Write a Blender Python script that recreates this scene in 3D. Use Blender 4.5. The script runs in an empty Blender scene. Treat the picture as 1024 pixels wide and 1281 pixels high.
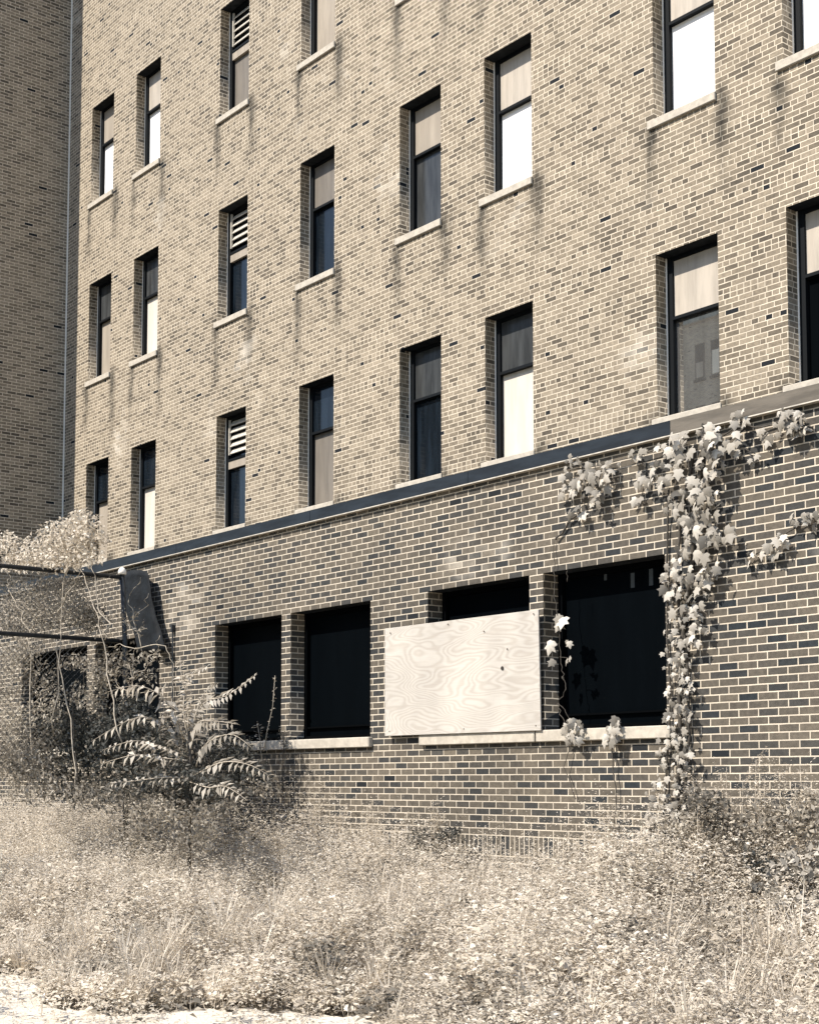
import bpy, math, random
import numpy as np
from mathutils import Vector, noise
random.seed(7); rng = np.random.default_rng(11)
R = math.radians
scene = bpy.context.scene
COL = scene.collection

# ------------------------------------------------------------------ camera
F, PHI, BETA, PY = 1814.6, R(39.164), R(4.336), 840.5      # px of the 1024 x 1281 photograph
EYE = 1.6
cam = bpy.data.cameras.new('camera'); camo = bpy.data.objects.new('camera', cam); COL.objects.link(camo)
cam.sensor_fit = 'HORIZONTAL'; cam.sensor_width = 36.0; cam.lens = 36.0*F/1024
cam.shift_y = (PY-640.5)/1024; cam.clip_end = 2000; cam.clip_start = .1
camo.location = (0, 0, EYE); camo.rotation_euler = (R(90)+BETA, 0, R(90)-PHI)
scene.camera = camo

def ray(x, y):
    u = (x-512)/F; v = -(y-PY)/F
    a = math.cos(BETA)-v*math.sin(BETA); z = math.sin(BETA)+v*math.cos(BETA)
    return (u*math.sin(PHI)-a*math.cos(PHI), u*math.cos(PHI)+a*math.sin(PHI), z)
def at(x, y, Y):
    """the point of the plane at depth Y seen at a place of the photograph"""
    d = ray(x, y); t = Y/d[1]
    return Vector((d[0]*t, Y, d[2]*t+EYE))
def proj(P):
    X, Y, Z = P[..., 0], P[..., 1], P[..., 2]-EYE
    r = X*math.sin(PHI)+Y*math.cos(PHI); a = -X*math.cos(PHI)+Y*math.sin(PHI)
    zc = a*math.cos(BETA)+Z*math.sin(BETA); u = Z*math.cos(BETA)-a*math.sin(BETA)
    return 512+F*r/zc, PY-F*u/zc

# ------------------------------------------------------------------ light
SUN_EL, SUN_AZ = R(47), R(15)
world = bpy.data.worlds.new('World'); scene.world = world; world.use_nodes = True
wn = world.node_tree.nodes; wl = world.node_tree.links
sky = wn.new('ShaderNodeTexSky'); sky.sky_type = 'NISHITA'; sky.sun_disc = False
sky.sun_elevation = SUN_EL; sky.sun_rotation = R(180)+SUN_AZ; sky.air_density = 1.0; sky.dust_density = .6; sky.ozone_density = 1.0
wl.new(sky.outputs[0], wn['Background'].inputs[0]); wn['Background'].inputs[1].default_value = .145
sun = bpy.data.lights.new('sun', 'SUN'); suno = bpy.data.objects.new('sun', sun); COL.objects.link(suno)
sun.energy = 4.6; sun.angle = R(.6); sun.color = (1, .93, .84)
sd = Vector((-math.sin(SUN_AZ)*math.cos(SUN_EL), -math.cos(SUN_AZ)*math.cos(SUN_EL), math.sin(SUN_EL)))
suno.rotation_euler = sd.to_track_quat('Z', 'Y').to_euler(); suno.location = (-6, -6, 30)
vs = scene.view_settings; vs.view_transform = 'Standard'; vs.look = 'None'; vs.exposure = .72; vs.gamma = 1

# ------------------------------------------------------------------ node helpers
class NT:
    def __init__(s, name):
        s.m = bpy.data.materials.new(name); s.m.use_nodes = True
        s.t = s.m.node_tree; s.n = s.t.nodes; s.b = s.n['Principled BSDF']
    def set(s, sock, v):
        if hasattr(v, 'is_linked') or isinstance(v, bpy.types.NodeSocket): s.t.links.new(v, sock)
        else: sock.default_value = v
    def math(s, op, a, b=0.0, c=None, clamp=False):
        n = s.n.new('ShaderNodeMath'); n.operation = op; n.use_clamp = clamp
        s.set(n.inputs[0], a); s.set(n.inputs[1], b)
        if c is not None: s.set(n.inputs[2], c)
        return n.outputs[0]
    def mix(s, f, a, b):
        n = s.n.new('ShaderNodeMix'); n.data_type = 'RGBA'
        s.set(n.inputs[0], f); s.set(n.inputs[6], a); s.set(n.inputs[7], b); return n.outputs[2]
    def mul(s, a, f):
        n = s.n.new('ShaderNodeMix'); n.data_type = 'RGBA'; n.blend_type = 'MULTIPLY'
        n.inputs[0].default_value = 1; s.set(n.inputs[6], a); s.set(n.inputs[7], f); return n.outputs[2]
    def fmix(s, f, a, b):
        n = s.n.new('ShaderNodeMix'); n.data_type = 'FLOAT'
        s.set(n.inputs[0], f); s.set(n.inputs[2], a); s.set(n.inputs[3], b); return n.outputs[0]
    def step(s, v, lo, hi):
        n = s.n.new('ShaderNodeMapRange'); n.interpolation_type = 'SMOOTHSTEP'
        s.set(n.inputs[0], v); s.set(n.inputs[1], lo); s.set(n.inputs[2], hi); return n.outputs[0]
    def ramp(s, v, stops):
        n = s.n.new('ShaderNodeValToRGB'); e = n.color_ramp.elements
        while len(e) < len(stops): e.new(.5)
        for i, (p, c) in enumerate(stops): e[i].position = p; e[i].color = (*c, 1)
        s.set(n.inputs[0], v); return n.outputs[0]
    def noise(s, scale, detail=4, vec=None, rough=.6):
        n = s.n.new('ShaderNodeTexNoise'); n.inputs['Scale'].default_value = scale; n.inputs['Detail'].default_value = detail
        n.inputs['Roughness'].default_value = rough
        if vec is not None: s.t.links.new(vec, n.inputs['Vector'])
        return n.outputs[0]
    def white(s, x, y, z=0.0):
        c = s.n.new('ShaderNodeCombineXYZ'); s.set(c.inputs[0], x); s.set(c.inputs[1], y); s.set(c.inputs[2], z)
        w = s.n.new('ShaderNodeTexWhiteNoise'); w.noise_dimensions = '3D'; s.t.links.new(c.outputs[0], w.inputs[0])
        sp = s.n.new('ShaderNodeSeparateColor'); s.t.links.new(w.outputs[1], sp.inputs[0])
        return w.outputs[0], sp.outputs[0], sp.outputs[1]
    def pos(s):
        g = s.n.new('ShaderNodeNewGeometry'); sp = s.n.new('ShaderNodeSeparateXYZ'); s.t.links.new(g.outputs['Position'], sp.inputs[0])
        return g.outputs['Position'], sp.outputs[0], sp.outputs[1], sp.outputs[2]
    def attr(s, name):
        n = s.n.new('ShaderNodeAttribute'); n.attribute_name = name; return n.outputs['Fac']
    def bump(s, h, dist, strength=1.0):
        n = s.n.new('ShaderNodeBump'); n.inputs['Distance'].default_value = dist; n.inputs['Strength'].default_value = strength
        s.t.links.new(h, n.inputs['Height']); s.t.links.new(n.outputs[0], s.b.inputs['Normal'])
    def out(s, col, rough=.9, spec=.25):
        s.set(s.b.inputs['Base Color'], col); s.set(s.b.inputs['Roughness'], rough); s.b.inputs['Specular IOR Level'].default_value = spec
        return s.m

def plain(name, c, rough=.7, spec=.3, nscale=0, var=.25, bump=0, stretch=None):
    t = NT(name)
    if not nscale: return t.out((*c, 1), rough, spec)
    p, x, y, z = t.pos()
    if stretch:
        mp = t.n.new('ShaderNodeVectorMath'); mp.operation = 'MULTIPLY'; mp.inputs[1].default_value = stretch
        t.t.links.new(p, mp.inputs[0]); p = mp.outputs[0]
    v = t.noise(nscale, 6, p)
    k = t.step(v, .3, .7)
    col = t.mix(k, (*[q*(1-var) for q in c], 1), (*[min(1, q*(1+var)) for q in c], 1))
    if bump: t.bump(v, bump)
    return t.out(col, rough, spec)

BL, BH = .2032, .0677
def brick(name, stops, mortar, u0, v0, common, soldier=None, dark_at=.985, joint=.0052):
    t = NT(name); M = t.math
    p, x, y, z = t.pos()
    wob = M('MULTIPLY', M('SUBTRACT', t.noise(9, 2, p), .5), .004)
    u = M('ADD', M('SUBTRACT', M('ADD', x, y), u0), wob); v = M('ADD', M('SUBTRACT', z, v0), wob)
    rr = M('DIVIDE', v, BH); row = M('FLOOR', rr); fr = M('FRACT', rr)
    par = M('FLOORED_MODULO', row, 2.0) if False else M('SUBTRACT', row, M('MULTIPLY', M('FLOOR', M('DIVIDE', row, 2.0)), 2.0))
    if common:
        six = M('SUBTRACT', row, M('MULTIPLY', M('FLOOR', M('DIVIDE', row, 6.0)), 6.0))
        # every sixth course is headers, and odd stretches of other courses too
        zone = t.white(M('FLOOR', M('DIVIDE', u, BL*5)), row, 3.0)[0]
        head = M('MAXIMUM', M('LESS_THAN', six, .5), M('GREATER_THAN', zone, .90))
        L = t.fmix(head, BL, BL/2)
        off = t.fmix(head, M('MULTIPLY', par, .5), .25)
    else:
        head = 0.0; L = BL; off = M('MULTIPLY', par, .5)
    uu = M('ADD', M('DIVIDE', u, L), off); col = M('FLOOR', uu); fu = M('FRACT', uu)
    du = M('MULTIPLY', M('MINIMUM', fu, M('SUBTRACT', 1.0, fu)), L)
    dv = M('MULTIPLY', M('MINIMUM', fr, M('SUBTRACT', 1.0, fr)), BH)
    d = M('MINIMUM', du, dv)
    if soldier:
        lo, hi = soldier
        ins = M('MULTIPLY', M('GREATER_THAN', z, lo), M('LESS_THAN', z, hi))
        us = M('DIVIDE', u, BH); fs = M('FRACT', us)
        ds = M('MINIMUM', M('MULTIPLY', M('MINIMUM', fs, M('SUBTRACT', 1.0, fs)), BH), M('MINIMUM', M('SUBTRACT', z, lo), M('SUBTRACT', hi, z)))
        d = t.fmix(ins, d, ds); col = t.fmix(ins, col, M('FLOOR', us)); row = t.fmix(ins, row, -500.0)
    grit = t.noise(60, 3, p); big = t.noise(.35, 4, p)
    d = M('ADD', d, M('MULTIPLY', M('SUBTRACT', grit, .5), .003))
    face = t.step(d, joint, joint+.0022)
    w, wa, wb = t.white(col, row, head)
    c = t.ramp(M('ADD', M('MULTIPLY', w, .8), M('MULTIPLY', M('SUBTRACT', big, .4), .55)), stops)
    c = t.mul(c, t.mix(t.step(t.noise(28, 5, p), .25, .75), (.78, .78, .78, 1), (1.18, 1.17, 1.15, 1)))
    c = t.mix(M('GREATER_THAN', wa, dark_at), c, (.016, .018, .020, 1))
    mo = t.mul((*mortar, 1), t.mix(t.step(t.noise(4.5, 5, p), .3, .7), (.82, .81, .80, 1), (1.06, 1.05, 1.04, 1)))
    c = t.mix(face, mo, c)
    bl, st = t.attr('bleach'), t.attr('stain')
    lim = t.step(M('ADD', bl, M('MULTIPLY', M('SUBTRACT', t.fmix(.5, wb, t.noise(3.5, 7, p)), .5), .6)), .10, .95)
    c = t.mix(M('MULTIPLY', lim, M('MINIMUM', M('MULTIPLY', bl, 4.0), .9)), c, (.74, .67, .56, 1))
    c = t.mul(c, t.mix(st, (1, 1, 1, 1), (.26, .27, .28, 1)))
    t.bump(M('ADD', M('MULTIPLY', face, .8), M('MULTIPLY', grit, .25)), .008, .8)
    return t.out(c, .92, .2)

# photo positions and sizes of the openings, in metres
YU, YL, XC, XE = 13.70, 9.945, -28.60, 2.0
B0 = -14.690
m_upper = brick('pale_brick', [(0, (.092, .078, .060)), (.3, (.20, .166, .122)), (.62, (.262, .219, .162)), (1, (.345, .29, .218))],
                (.64, .56, .44), XC+YU, 6.027-BH*40, True, dark_at=.989)
m_lower = brick('taupe_brick', [(0, (.024, .029, .033)), (.22, (.056, .054, .050)), (.5, (.096, .084, .068)), (1, (.158, .135, .104))],
                (.575, .51, .41), B0+YL, 1.062, False, (1.062-.2032, 1.062), dark_at=.992, joint=.0047)
m_wing = brick('wing_brick', [(0, (.092, .078, .060)), (.3, (.20, .166, .122)), (.62, (.262, .219, .162)), (1, (.345, .29, .218))],
               (.64, .56, .44), XC+YU, 6.027-BH*40, False, dark_at=.992)
m_sill = plain('limestone', (.45, .405, .335), .85, .2, 14, .14, .002)
m_frame = plain('black_paint', (.0045, .006, .0075), .6, .12)
m_lowframe = plain('flat_black_frame', (.0016, .002, .0024), .95, .02)
m_bead = plain('caulk', (.86, .81, .72), .8, .2)
m_soffit = plain('dark_steel', (.018, .020, .022), .8, .1, 8, .3)  # dark tone on the head face of each opening
m_fascia = plain('slate_flashing', (.014, .019, .025), .55, .2, 5, .3, 0, (.5, 1, 3))
m_fascia_tan = plain('tan_flashing', (.115, .10, .08), .6, .3, 6, .25, 0, (.5, 1, 3))
m_drip = plain('pale_metal', (.50, .46, .39), .6, .3, 10, .2)
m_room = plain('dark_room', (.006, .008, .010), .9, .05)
def pane(name, c, rough, spec, var=.08, coat=0.0):
    t = NT(name); p, x, y, z = t.pos()
    mp = t.n.new('ShaderNodeVectorMath'); mp.operation = 'MULTIPLY'; mp.inputs[1].default_value = (9, 9, 1.2); t.t.links.new(p, mp.inputs[0])
    k = t.step(t.noise(1.0, 4, mp.outputs[0]), .3, .7)
    t.b.inputs['Coat Weight'].default_value = coat; t.b.inputs['Coat Roughness'].default_value = .03
    return t.out(t.mix(k, (*[q*(1-var) for q in c], 1), (*[min(.95, q*(1+var)) for q in c], 1)), rough, spec)
PANE = dict(
    cream=pane('cream_blind', (.42, .37, .305), .5, .3, .14), white=pane('sky_white_pane', (.90, .87, .82), .5, .3, .03),  # white panes have the bright sky reflection put into their colour
    tan=pane('tan_blind', (.33, .285, .228), .6, .2, .12), brown=pane('brown_blind', (.17, .15, .125), .5, .25, .15),
    mirror=pane('filmed_glass', (.62, .60, .56), .012, .5, .12), cream2=pane('pale_blind', (.62, .56, .475), .5, .3, .08), grey=pane('grey_glass', (.045, .047, .047), .18, .25, .3), dark=pane('dark_glass', (.008, .012, .017), .10, .25, .4),
    black=pane('black_glass', (.0014, .0022, .003), .5, .012, .1))

PANE['mirror'].node_tree.nodes['Principled BSDF'].inputs['Metallic'].default_value = .9
# ------------------------------------------------------------------ mesh helpers
class MB:
    def __init__(s): s.v = []; s.f = []; s.mi = []
    def add(s, vs, fs, mi=0):
        o = len(s.v); s.v += [tuple(q) for q in vs]; s.f += [tuple(i+o for i in f) for f in fs]; s.mi += [mi]*len(fs)
    def box(s, x0, x1, y0, y1, z0, z1, mi=0):
        s.add([(x0, y0, z0), (x1, y0, z0), (x1, y1, z0), (x0, y1, z0), (x0, y0, z1), (x1, y0, z1), (x1, y1, z1), (x0, y1, z1)],
              [(0, 3, 2, 1), (4, 5, 6, 7), (0, 1, 5, 4), (1, 2, 6, 5), (2, 3, 7, 6), (3, 0, 4, 7)], mi)
    def tube(s, pts, r, n=6, mi=0):
        pts = [Vector(p) for p in pts]; k = len(pts); rs = r if isinstance(r, (list, tuple)) else [r]*k
        vs, fs = [], []
        for i, p in enumerate(pts):
            d = (pts[min(i+1, k-1)]-pts[max(i-1, 0)]).normalized()
            a = d.orthogonal().normalized() if abs(d.z) > .9 else d.cross(Vector((0, 0, 1))).normalized()
            b = d.cross(a)
            for j in range(n):
                q = 2*math.pi*j/n; vs.append(p+(a*math.cos(q)+b*math.sin(q))*rs[i])
        for i in range(k-1):
            for j in range(n):
                fs.append((i*n+j, i*n+(j+1) % n, (i+1)*n+(j+1) % n, (i+1)*n+j))
        fs.append(tuple(range(n))[::-1]); fs.append(tuple((k-1)*n+j for j in range(n)))
        s.add(vs, fs, mi)
    def build(s, name, mats, parent=None, smooth=False, origin=None):
        me = bpy.data.meshes.new(name); me.from_pydata(s.v, [], s.f); me.update()
        for m in (mats if isinstance(mats, (list, tuple)) else [mats]): me.materials.append(m)
        me.polygons.foreach_set('material_index', s.mi)
        if smooth: me.polygons.foreach_set('use_smooth', [True]*len(s.f))
        o = bpy.data.objects.new(name, me); COL.objects.link(o)
        if parent: o.parent = parent
        return o
def tag(o, label=None, cat=None, group=None, kind=None):
    for k, v in (('label', label), ('category', cat), ('group', group), ('kind', kind)):
        if v: o[k] = v
    return o
def empty(name, loc=(0, 0, 0)):
    o = bpy.data.objects.new(name, None); COL.objects.link(o); o.location = loc; o.empty_display_size = .2; return o
def npmesh(name, V, Fq, mats, parent=None, attrs=None, nv=4, mi=None):
    """V (n,3), Fq (m,nv) arrays to one mesh object"""
    me = bpy.data.meshes.new(name); V = np.ascontiguousarray(V, np.float32); Fq = np.ascontiguousarray(Fq, np.int32)
    me.vertices.add(len(V)); me.vertices.foreach_set('co', V.ravel())
    me.loops.add(Fq.size); me.loops.foreach_set('vertex_index', Fq.ravel())
    me.polygons.add(len(Fq)); me.polygons.foreach_set('loop_start', np.arange(0, Fq.size, nv, dtype=np.int32))
    for m in (mats if isinstance(mats, (list, tuple)) else [mats]): me.materials.append(m)
    if mi is not None: me.polygons.foreach_set('material_index', mi)
    for k, a in (attrs or {}).items():
        at_ = me.attributes.new(k, 'FLOAT', 'POINT'); at_.data.foreach_set('value', np.ascontiguousarray(a, np.float32))
    me.update(calc_edges=True); me.validate()
    o = bpy.data.objects.new(name, me); COL.objects.link(o)
    if parent: o.parent = parent
    return o
def fbm(x, y, s, seed=0.0, octs=3):
    return noise.fractal(Vector((x*s+seed, y*s-seed, seed*1.7)), 1.0, 2.0, octs)

# ------------------------------------------------------------------ building
bld = empty('brick_building', (-14, 13.7, 0))
tag(bld, 'tall abandoned brick building with rows of narrow windows and a lower storey in front', 'building')
class Holder: pass
def child(o):                       # parent to the building, keeping world coordinates
    o.parent = bld; o.matrix_parent_inverse = bld.matrix_world.inverted() if False else __import__('mathutils').Matrix.Translation(-Vector(bld.location)); return o

def wall_front(name, Y, x0, x1, z0, z1, holes, mat, depth, fine, stain_f, soffit_mat, step=.085):
    xs = {x0, x1}; zs = {z0, z1}
    for a, b, c, d in holes: xs |= {a, b}; zs |= {c, d}
    def fill(s, lo, hi):
        s = sorted(s); out = []
        for a, b in zip(s[:-1], s[1:]):
            inside = b > lo and a < hi
            n = max(1, int(math.ceil((b-a)/(step if inside else 2.0))))
            out += [a+(b-a)*i/n for i in range(n)]
        return out+[s[-1]]
    xs = fill(xs, fine[0], fine[1]); zs = fill(zs, fine[2], fine[3])
    nx, nz = len(xs), len(zs)
    X, Z = np.meshgrid(xs, zs); V = np.stack([X.ravel(), np.full(X.size, Y), Z.ravel()], 1)
    st = np.zeros(len(V)); bl = np.zeros(len(V))
    for i in range(len(V)): st[i], bl[i] = stain_f(V[i, 0], V[i, 2])
    fs = []
    for j in range(nz-1):
        zc = (zs[j]+zs[j+1])/2
        hs = [h for h in holes if h[2] < zc < h[3]]
        for i in range(nx-1):
            xc = (xs[i]+xs[i+1])/2
            if any(h[0] < xc < h[1] for h in hs): continue
            fs.append((j*nx+i, j*nx+i+1, (j+1)*nx+i+1, (j+1)*nx+i))
    mi = [0]*len(fs); v2 = []; o = len(V)
    for a, b, c, d in holes:
        y0, y1 = Y, Y+depth
        k = o+len(v2)
        v2 += [(a, y0, c), (b, y0, c), (b, y0, d), (a, y0, d), (a, y1, c), (b, y1, c), (b, y1, d), (a, y1, d)]
        fs += [(k, k+3, k+7, k+4), (k+1, k+5, k+6, k+2), (k, k+4, k+5, k+1), (k+3, k+2, k+6, k+7)]; mi += [0, 0, 0, 1]
    V = np.vstack([V, np.array(v2)])
    z = np.zeros(len(v2))
    return child(npmesh(name, V, np.array(fs), [mat, soffit_mat], None, dict(stain=np.concatenate([st, z]), bleach=np.concatenate([bl, z])), 4, np.array(mi, np.int32)))

WX = [-27.539, -25.59, -22.379, -19.757, -17.06, -15.108, -11.901, -9.921]
WW = .985; SILL = .11; FL = 3.858
SB = [6.027, 9.885, 13.743]                 # sill undersides of the three rows
WT = [8.235, 12.094, 15.950]                # heads
upper_holes = []; styles = []
ST = {  # upper sash, lower sash
    (0, 0): ('dark', 'tan'), (0, 1): ('dark', 'cream2'), (0, 2): ('louvre', 'dark'), (0, 3): ('dark', 'brown'),
    (0, 4): ('grey', 'dark'), (0, 5): ('grey', 'cream2'), (0, 6): ('cream', 'mirror'), (0, 7): ('cream', 'black'),
    (1, 0): ('grey', 'tan'), (1, 1): ('grey', 'cream2'), (1, 2): ('louvre', 'dark'), (1, 3): ('brown', 'dark'),
    (1, 4): ('tan', 'grey'), (1, 5): ('cream', 'white'), (1, 6): ('cream', 'white'), (1, 7): ('cream', 'white'),
    (2, 0): ('tan', 'white'), (2, 1): ('cream', 'white'), (2, 2): ('louvre', 'brown'), (2, 3): ('tan', 'tan'),
    (2, 4): ('cream', 'cream'), (2, 5): ('cream', 'cream')}
for (r, c) in ST: upper_holes.append((WX[c], WX[c]+WW, SB[r]+SILL-.01, WT[r]))
def upper_stain(x, z):
    s = 0.0
    for (r, c) in ST:
        top = SB[r]
        for ex, w in ((WX[c]-.06, .13), (WX[c]+WW+.10, .15)):
            dz = top-z
            if -.25 < dz < 1.7:
                ww = w*(.7+.6*noise.noise(Vector((c*7.1+r, z*3, ex))))
                k = max(0, 1-abs(x-ex+.05*noise.noise(Vector((z*2.5, ex, 1))))/max(.05, ww*1.5))
                k *= min(1, (dz+.25)*5)*max(0, 1-dz/(1.1+.7*abs(noise.noise(Vector((ex*3, r*5.0, 8.0))))))**.8
                s = max(s, k*(1.25+1.1*noise.noise(Vector((x*8, z*4, 2.0)))))
    b = max(0, fbm(x, z, .55, 9.0, 4)-.34)*.9
    return min(1, max(0, s)), min(.6, b)
wall_front('upper_wall', YU, XC, XE, 0, 21.5, upper_holes, m_upper, .215, (XC, -8.2, 5.6, 19.2), upper_stain, m_soffit)

AB = [(-22.15, -19.86, 'window'), (-19.60, -17.68, 'window'), (-16.231, B0+.005, 'window'), (B0+.2032-.005, -12.905, 'window'),
      (-11.898, -10.326, 'window'), (-10.326+.1932, -8.575, 'window')]
LZ0, LZ1 = 2.10, 3.644
lower_holes = [(a, b, LZ0-.01, LZ1) for a, b, _ in AB]
def lower_stain(x, z):
    s = max(0, .15+.6*fbm(x, z, .6, 21.0))*.5
    b = max(0, fbm(x, z, .7, 33.0)-.35)*.5
    b = max(b, .5*max(0, 1-((x+11.2)/.8)**2-((z-3.95)/.36)**2)*(.7+.6*fbm(x, z, 2, 8)))
    b = max(b, .42*max(0, 1-((x+17.0)/.9)**2-((z-3.9)/.7)**2)*(.7+.6*fbm(x, z, 2, 3)))
    return min(1, max(0, s)), min(.8, max(0, b))
wall_front('lower_wall', YL, XC+.02, XE, -.4, 4.70, lower_holes, m_lower, .205, (-23, -6.8, .2, 4.7), lower_stain, m_soffit)

def build(mb, name, mats, parent=None, smooth=False):
    o = mb.build(name, mats, None, smooth)
    return child(o) if parent is bld else o
# wing that steps forward at the left, roof and flanks
w = MB(); WF = YU-1.95
w.add([(XC-9, WF, 0), (XC, WF, 0), (XC, WF, 21.5), (XC-9, WF, 21.5)], [(0, 1, 2, 3)])
build(w, 'wing_front_wall', m_wing, bld)
wy = np.linspace(WF, YU, 14); wz = np.linspace(0, 21.5, 150); A, B = np.meshgrid(wy, wz)
wv = np.stack([np.full(A.size, XC), A.ravel(), B.ravel()], 1)
wb = np.array([min(.6, max(0, fbm(y, z, .55, 12.0, 4)-.34)*.9) for x, y, z in wv])
child(npmesh('wing_wall', wv, np.array([(j*14+i, j*14+i+1, (j+1)*14+i+1, (j+1)*14+i) for j in range(149) for i in range(13)]), m_wing, None, dict(bleach=wb, stain=wb*0)))
w = MB(); w.box(XC-.045, XC+.012, YU-.03, YU+.02, 4.9, 21.4); build(w, 'corner_joint', m_bead, bld)
w = MB(); w.box(XC-9, XE, YU+.01, YU+12, 21.5, 21.8); w.box(XC-9, XC, WF, YU+.005, 21.5, 21.8); build(w, 'roof', m_fascia, bld)
w = MB(); w.box(XC+.02, XE, YL+.35, YU-.01, 4.705, 4.80); build(w, 'low_roof', m_fascia, bld)
w = MB(); w.add([(XE, YL, 0), (XE, YU+12, 0), (XE, YU+12, 4.7), (XE, YL, 4.7)], [(0, 1, 2, 3)])
w.add([(XE, YU, 4.7), (XE, YU+12, 4.7), (XE, YU+12, 21.5), (XE, YU, 21.5)], [(0, 1, 2, 3)])
w.add([(XE, YU+12, 0), (XC-9, YU+12, 0), (XC-9, YU+12, 21.5), (XE, YU+12, 21.5)], [(0, 1, 2, 3)])
w.add([(XC-9, YU+12, 0), (XC-9, WF, 0), (XC-9, WF, 21.5), (XC-9, YU+12, 21.5)], [(0, 1, 2, 3)]); build(w, 'side_wall', m_wing, bld)
# flashing along the edge of the low roof, in lengths
XT_ = -8.46
edges = [XC+.02, -24.3, -20.6, -17.2, -14.05, -11.2, XT_]
for a, b in zip(edges[:-1], edges[1:]):
    w = MB(); w.box(a, b-.006, YL-.035, YL+.36, 4.700, 4.838); build(w, 'roof_fascia', m_fascia, bld)
for a, b in ((XT_, -5.3), (-5.3, -1.9), (-1.9, XE)):
    w = MB(); w.box(a, b-.006, YL-.037, YL+.36, 4.700, 4.838); o = build(w, 'roof_fascia', m_fascia_tan, bld)
    if a == XT_: tag(o, 'tan faded length of flashing')
w = MB(); w.box(XC+.03, XE-.01, YL-.062, YL-.0005, 4.688, 4.698); build(w, 'drip_edge', m_drip, bld)

def window(x0, x1, z0, z1, Y, up, lo, low=False):
    """a sash window set back in its opening; z0 is the sill top"""
    yf = Y+(.19 if low else .195); fb = MB(); jw = .05 if low else .085
    fb.box(x0+.022, x0+.022+jw, yf, yf+.09, z0, z1-.003); fb.box(x1-.022-jw*.6, x1-.022, yf, yf+.09, z0, z1-.003)
    fb.box(x0+.022+jw, x1-.022-jw*.6, yf+.004, yf+.09, z1-.055, z1-.003); fb.box(x0+.022+jw, x1-.022-jw*.6, yf+.004, yf+.09, z0, z0+.05)
    a, b = x0+.022+jw, x1-.022-jw*.6
    zm = z1-(z1-z0)*.385
    if not low: fb.box(a, b, yf-.012, yf+.07, zm-.018, zm+.022)
    else:
        fb.box(a, b, yf+.012, yf+.07, z0+.14, z0+.158)
    fr = build(fb, 'window', m_lowframe if low else m_frame, bld)
    def sub(mb, name, mat):
        o = mb.build(name, mat); o.parent = fr
        return o
    if not low:
        bd = MB(); bd.box(x0+.002, x0+.021, yf-.008, yf+.05, z0, z1-.004); bd.box(x1-.021, x1-.002, yf-.008, yf+.05, z0, z1-.004); sub(bd, 'caulk_bead', m_bead)
    if low:
        p = MB(); p.box(a, b, yf+.05, yf+.056, z0+.05, z1-.055); sub(p, 'pane', PANE['black'])
        return fr
    if up == 'louvre':
        zl = zm+.10
        p = MB(); p.box(a, b, yf+.075, yf+.082, zm, z1-.055); sub(p, 'pane', PANE['dark'])
        lv = MB()
        lv.box(a+.003, a+.03, yf-.006, yf+.03, zl, z1-.058)
        n = 5
        for i in range(n):
            zc = zl+(z1-.06-zl)*(i+.5)/n
            lv.add([(a+.03, yf+.002, zc-.045), (b-.004, yf+.002, zc-.045), (b-.004, yf+.066, zc+.05), (a+.03, yf+.066, zc+.05),
                    (a+.03, yf+.010, zc-.055), (b-.004, yf+.010, zc-.055), (b-.004, yf+.072, zc+.042), (a+.03, yf+.072, zc+.042)],
                   [(0, 1, 2, 3), (4, 7, 6, 5), (0, 4, 5, 1), (3, 2, 6, 7), (0, 3, 7, 4), (1, 5, 6, 2)])
        sub(lv, 'louvre', m_drip)
        tr = MB(); tr.box(a, b, yf+.001, yf+.05, zm-.16, zm-.022); sub(tr, 'transom_board', PANE['tan'])
    else:
        p = MB(); p.box(a, b, yf+.032, yf+.038, zm+.022, z1-.055); sub(p, 'pane', PANE[up])
    p = MB(); p.box(a, b, yf+.060, yf+.066, z0+.05, zm-.018); sub(p, 'pane', PANE[lo])
    s = MB(); s.box(x0-.085, x1+.02, Y-(.042 if z0 > 7 else .022), Y-.002, z0-SILL, z0); s.box(x0+.001, x1-.001, Y-.002, yf+.10, z0-SILL+.002, z0)
    so = sub(s, 'sill', m_sill)
    bv = so.modifiers.new('bevel', 'BEVEL'); bv.width = .008; bv.segments = 1
    return fr
bpy.context.view_layer.update()
for (r, c), (u, l) in ST.items():
    o = window(WX[c], WX[c]+WW, SB[r]+SILL, WT[r], YU, u, l)
    if u == 'louvre': tag(o, 'window with a slatted louvre in its upper sash')
for i, (a, b, _) in enumerate(AB):
    lw = window(a, b, LZ0, LZ1, YL, 'black', 'black', True)
m_reflection = plain('painted_reflection', (.055, .062, .065), .8, .1)  # pale strips on the pane, painted in place of reflections in the glass
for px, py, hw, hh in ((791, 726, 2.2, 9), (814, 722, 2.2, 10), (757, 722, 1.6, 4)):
    c = at(px, py, YL+.2385); tb_ = MB(); tb_.box(c.x-hw*.011, c.x+hw*.011, c.y-.001, c.y+.001, c.z-hh*.0078, c.z+hh*.0078); to_ = tb_.build('reflection_strip', m_reflection); to_.parent = lw
# long limestone sills of the low windows
for a, b in ((-22.2, -17.6), (-16.30, -12.86), (-11.985, -10.215), (-10.195, -8.50)):
    s = MB(); s.box(a, b, YL-.06, YL-.002, LZ0-.115, LZ0); s.box(a+.1, b-.1, YL-.002, YL+.18, LZ0-.112, LZ0-.004)
    so = build(s, 'sill', m_sill, bld); bv = so.modifiers.new('bevel', 'BEVEL'); bv.width = .008; bv.segments = 1
# dark rooms behind
w = MB(); w.box(XC+.1, XE-.1, YL+.31, YL+.33, 0, 4.6); w.box(XC+.1, XE-.1, YU+.31, YU+.33, 5, 18); build(w, 'dark_backing', m_room, bld)

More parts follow.
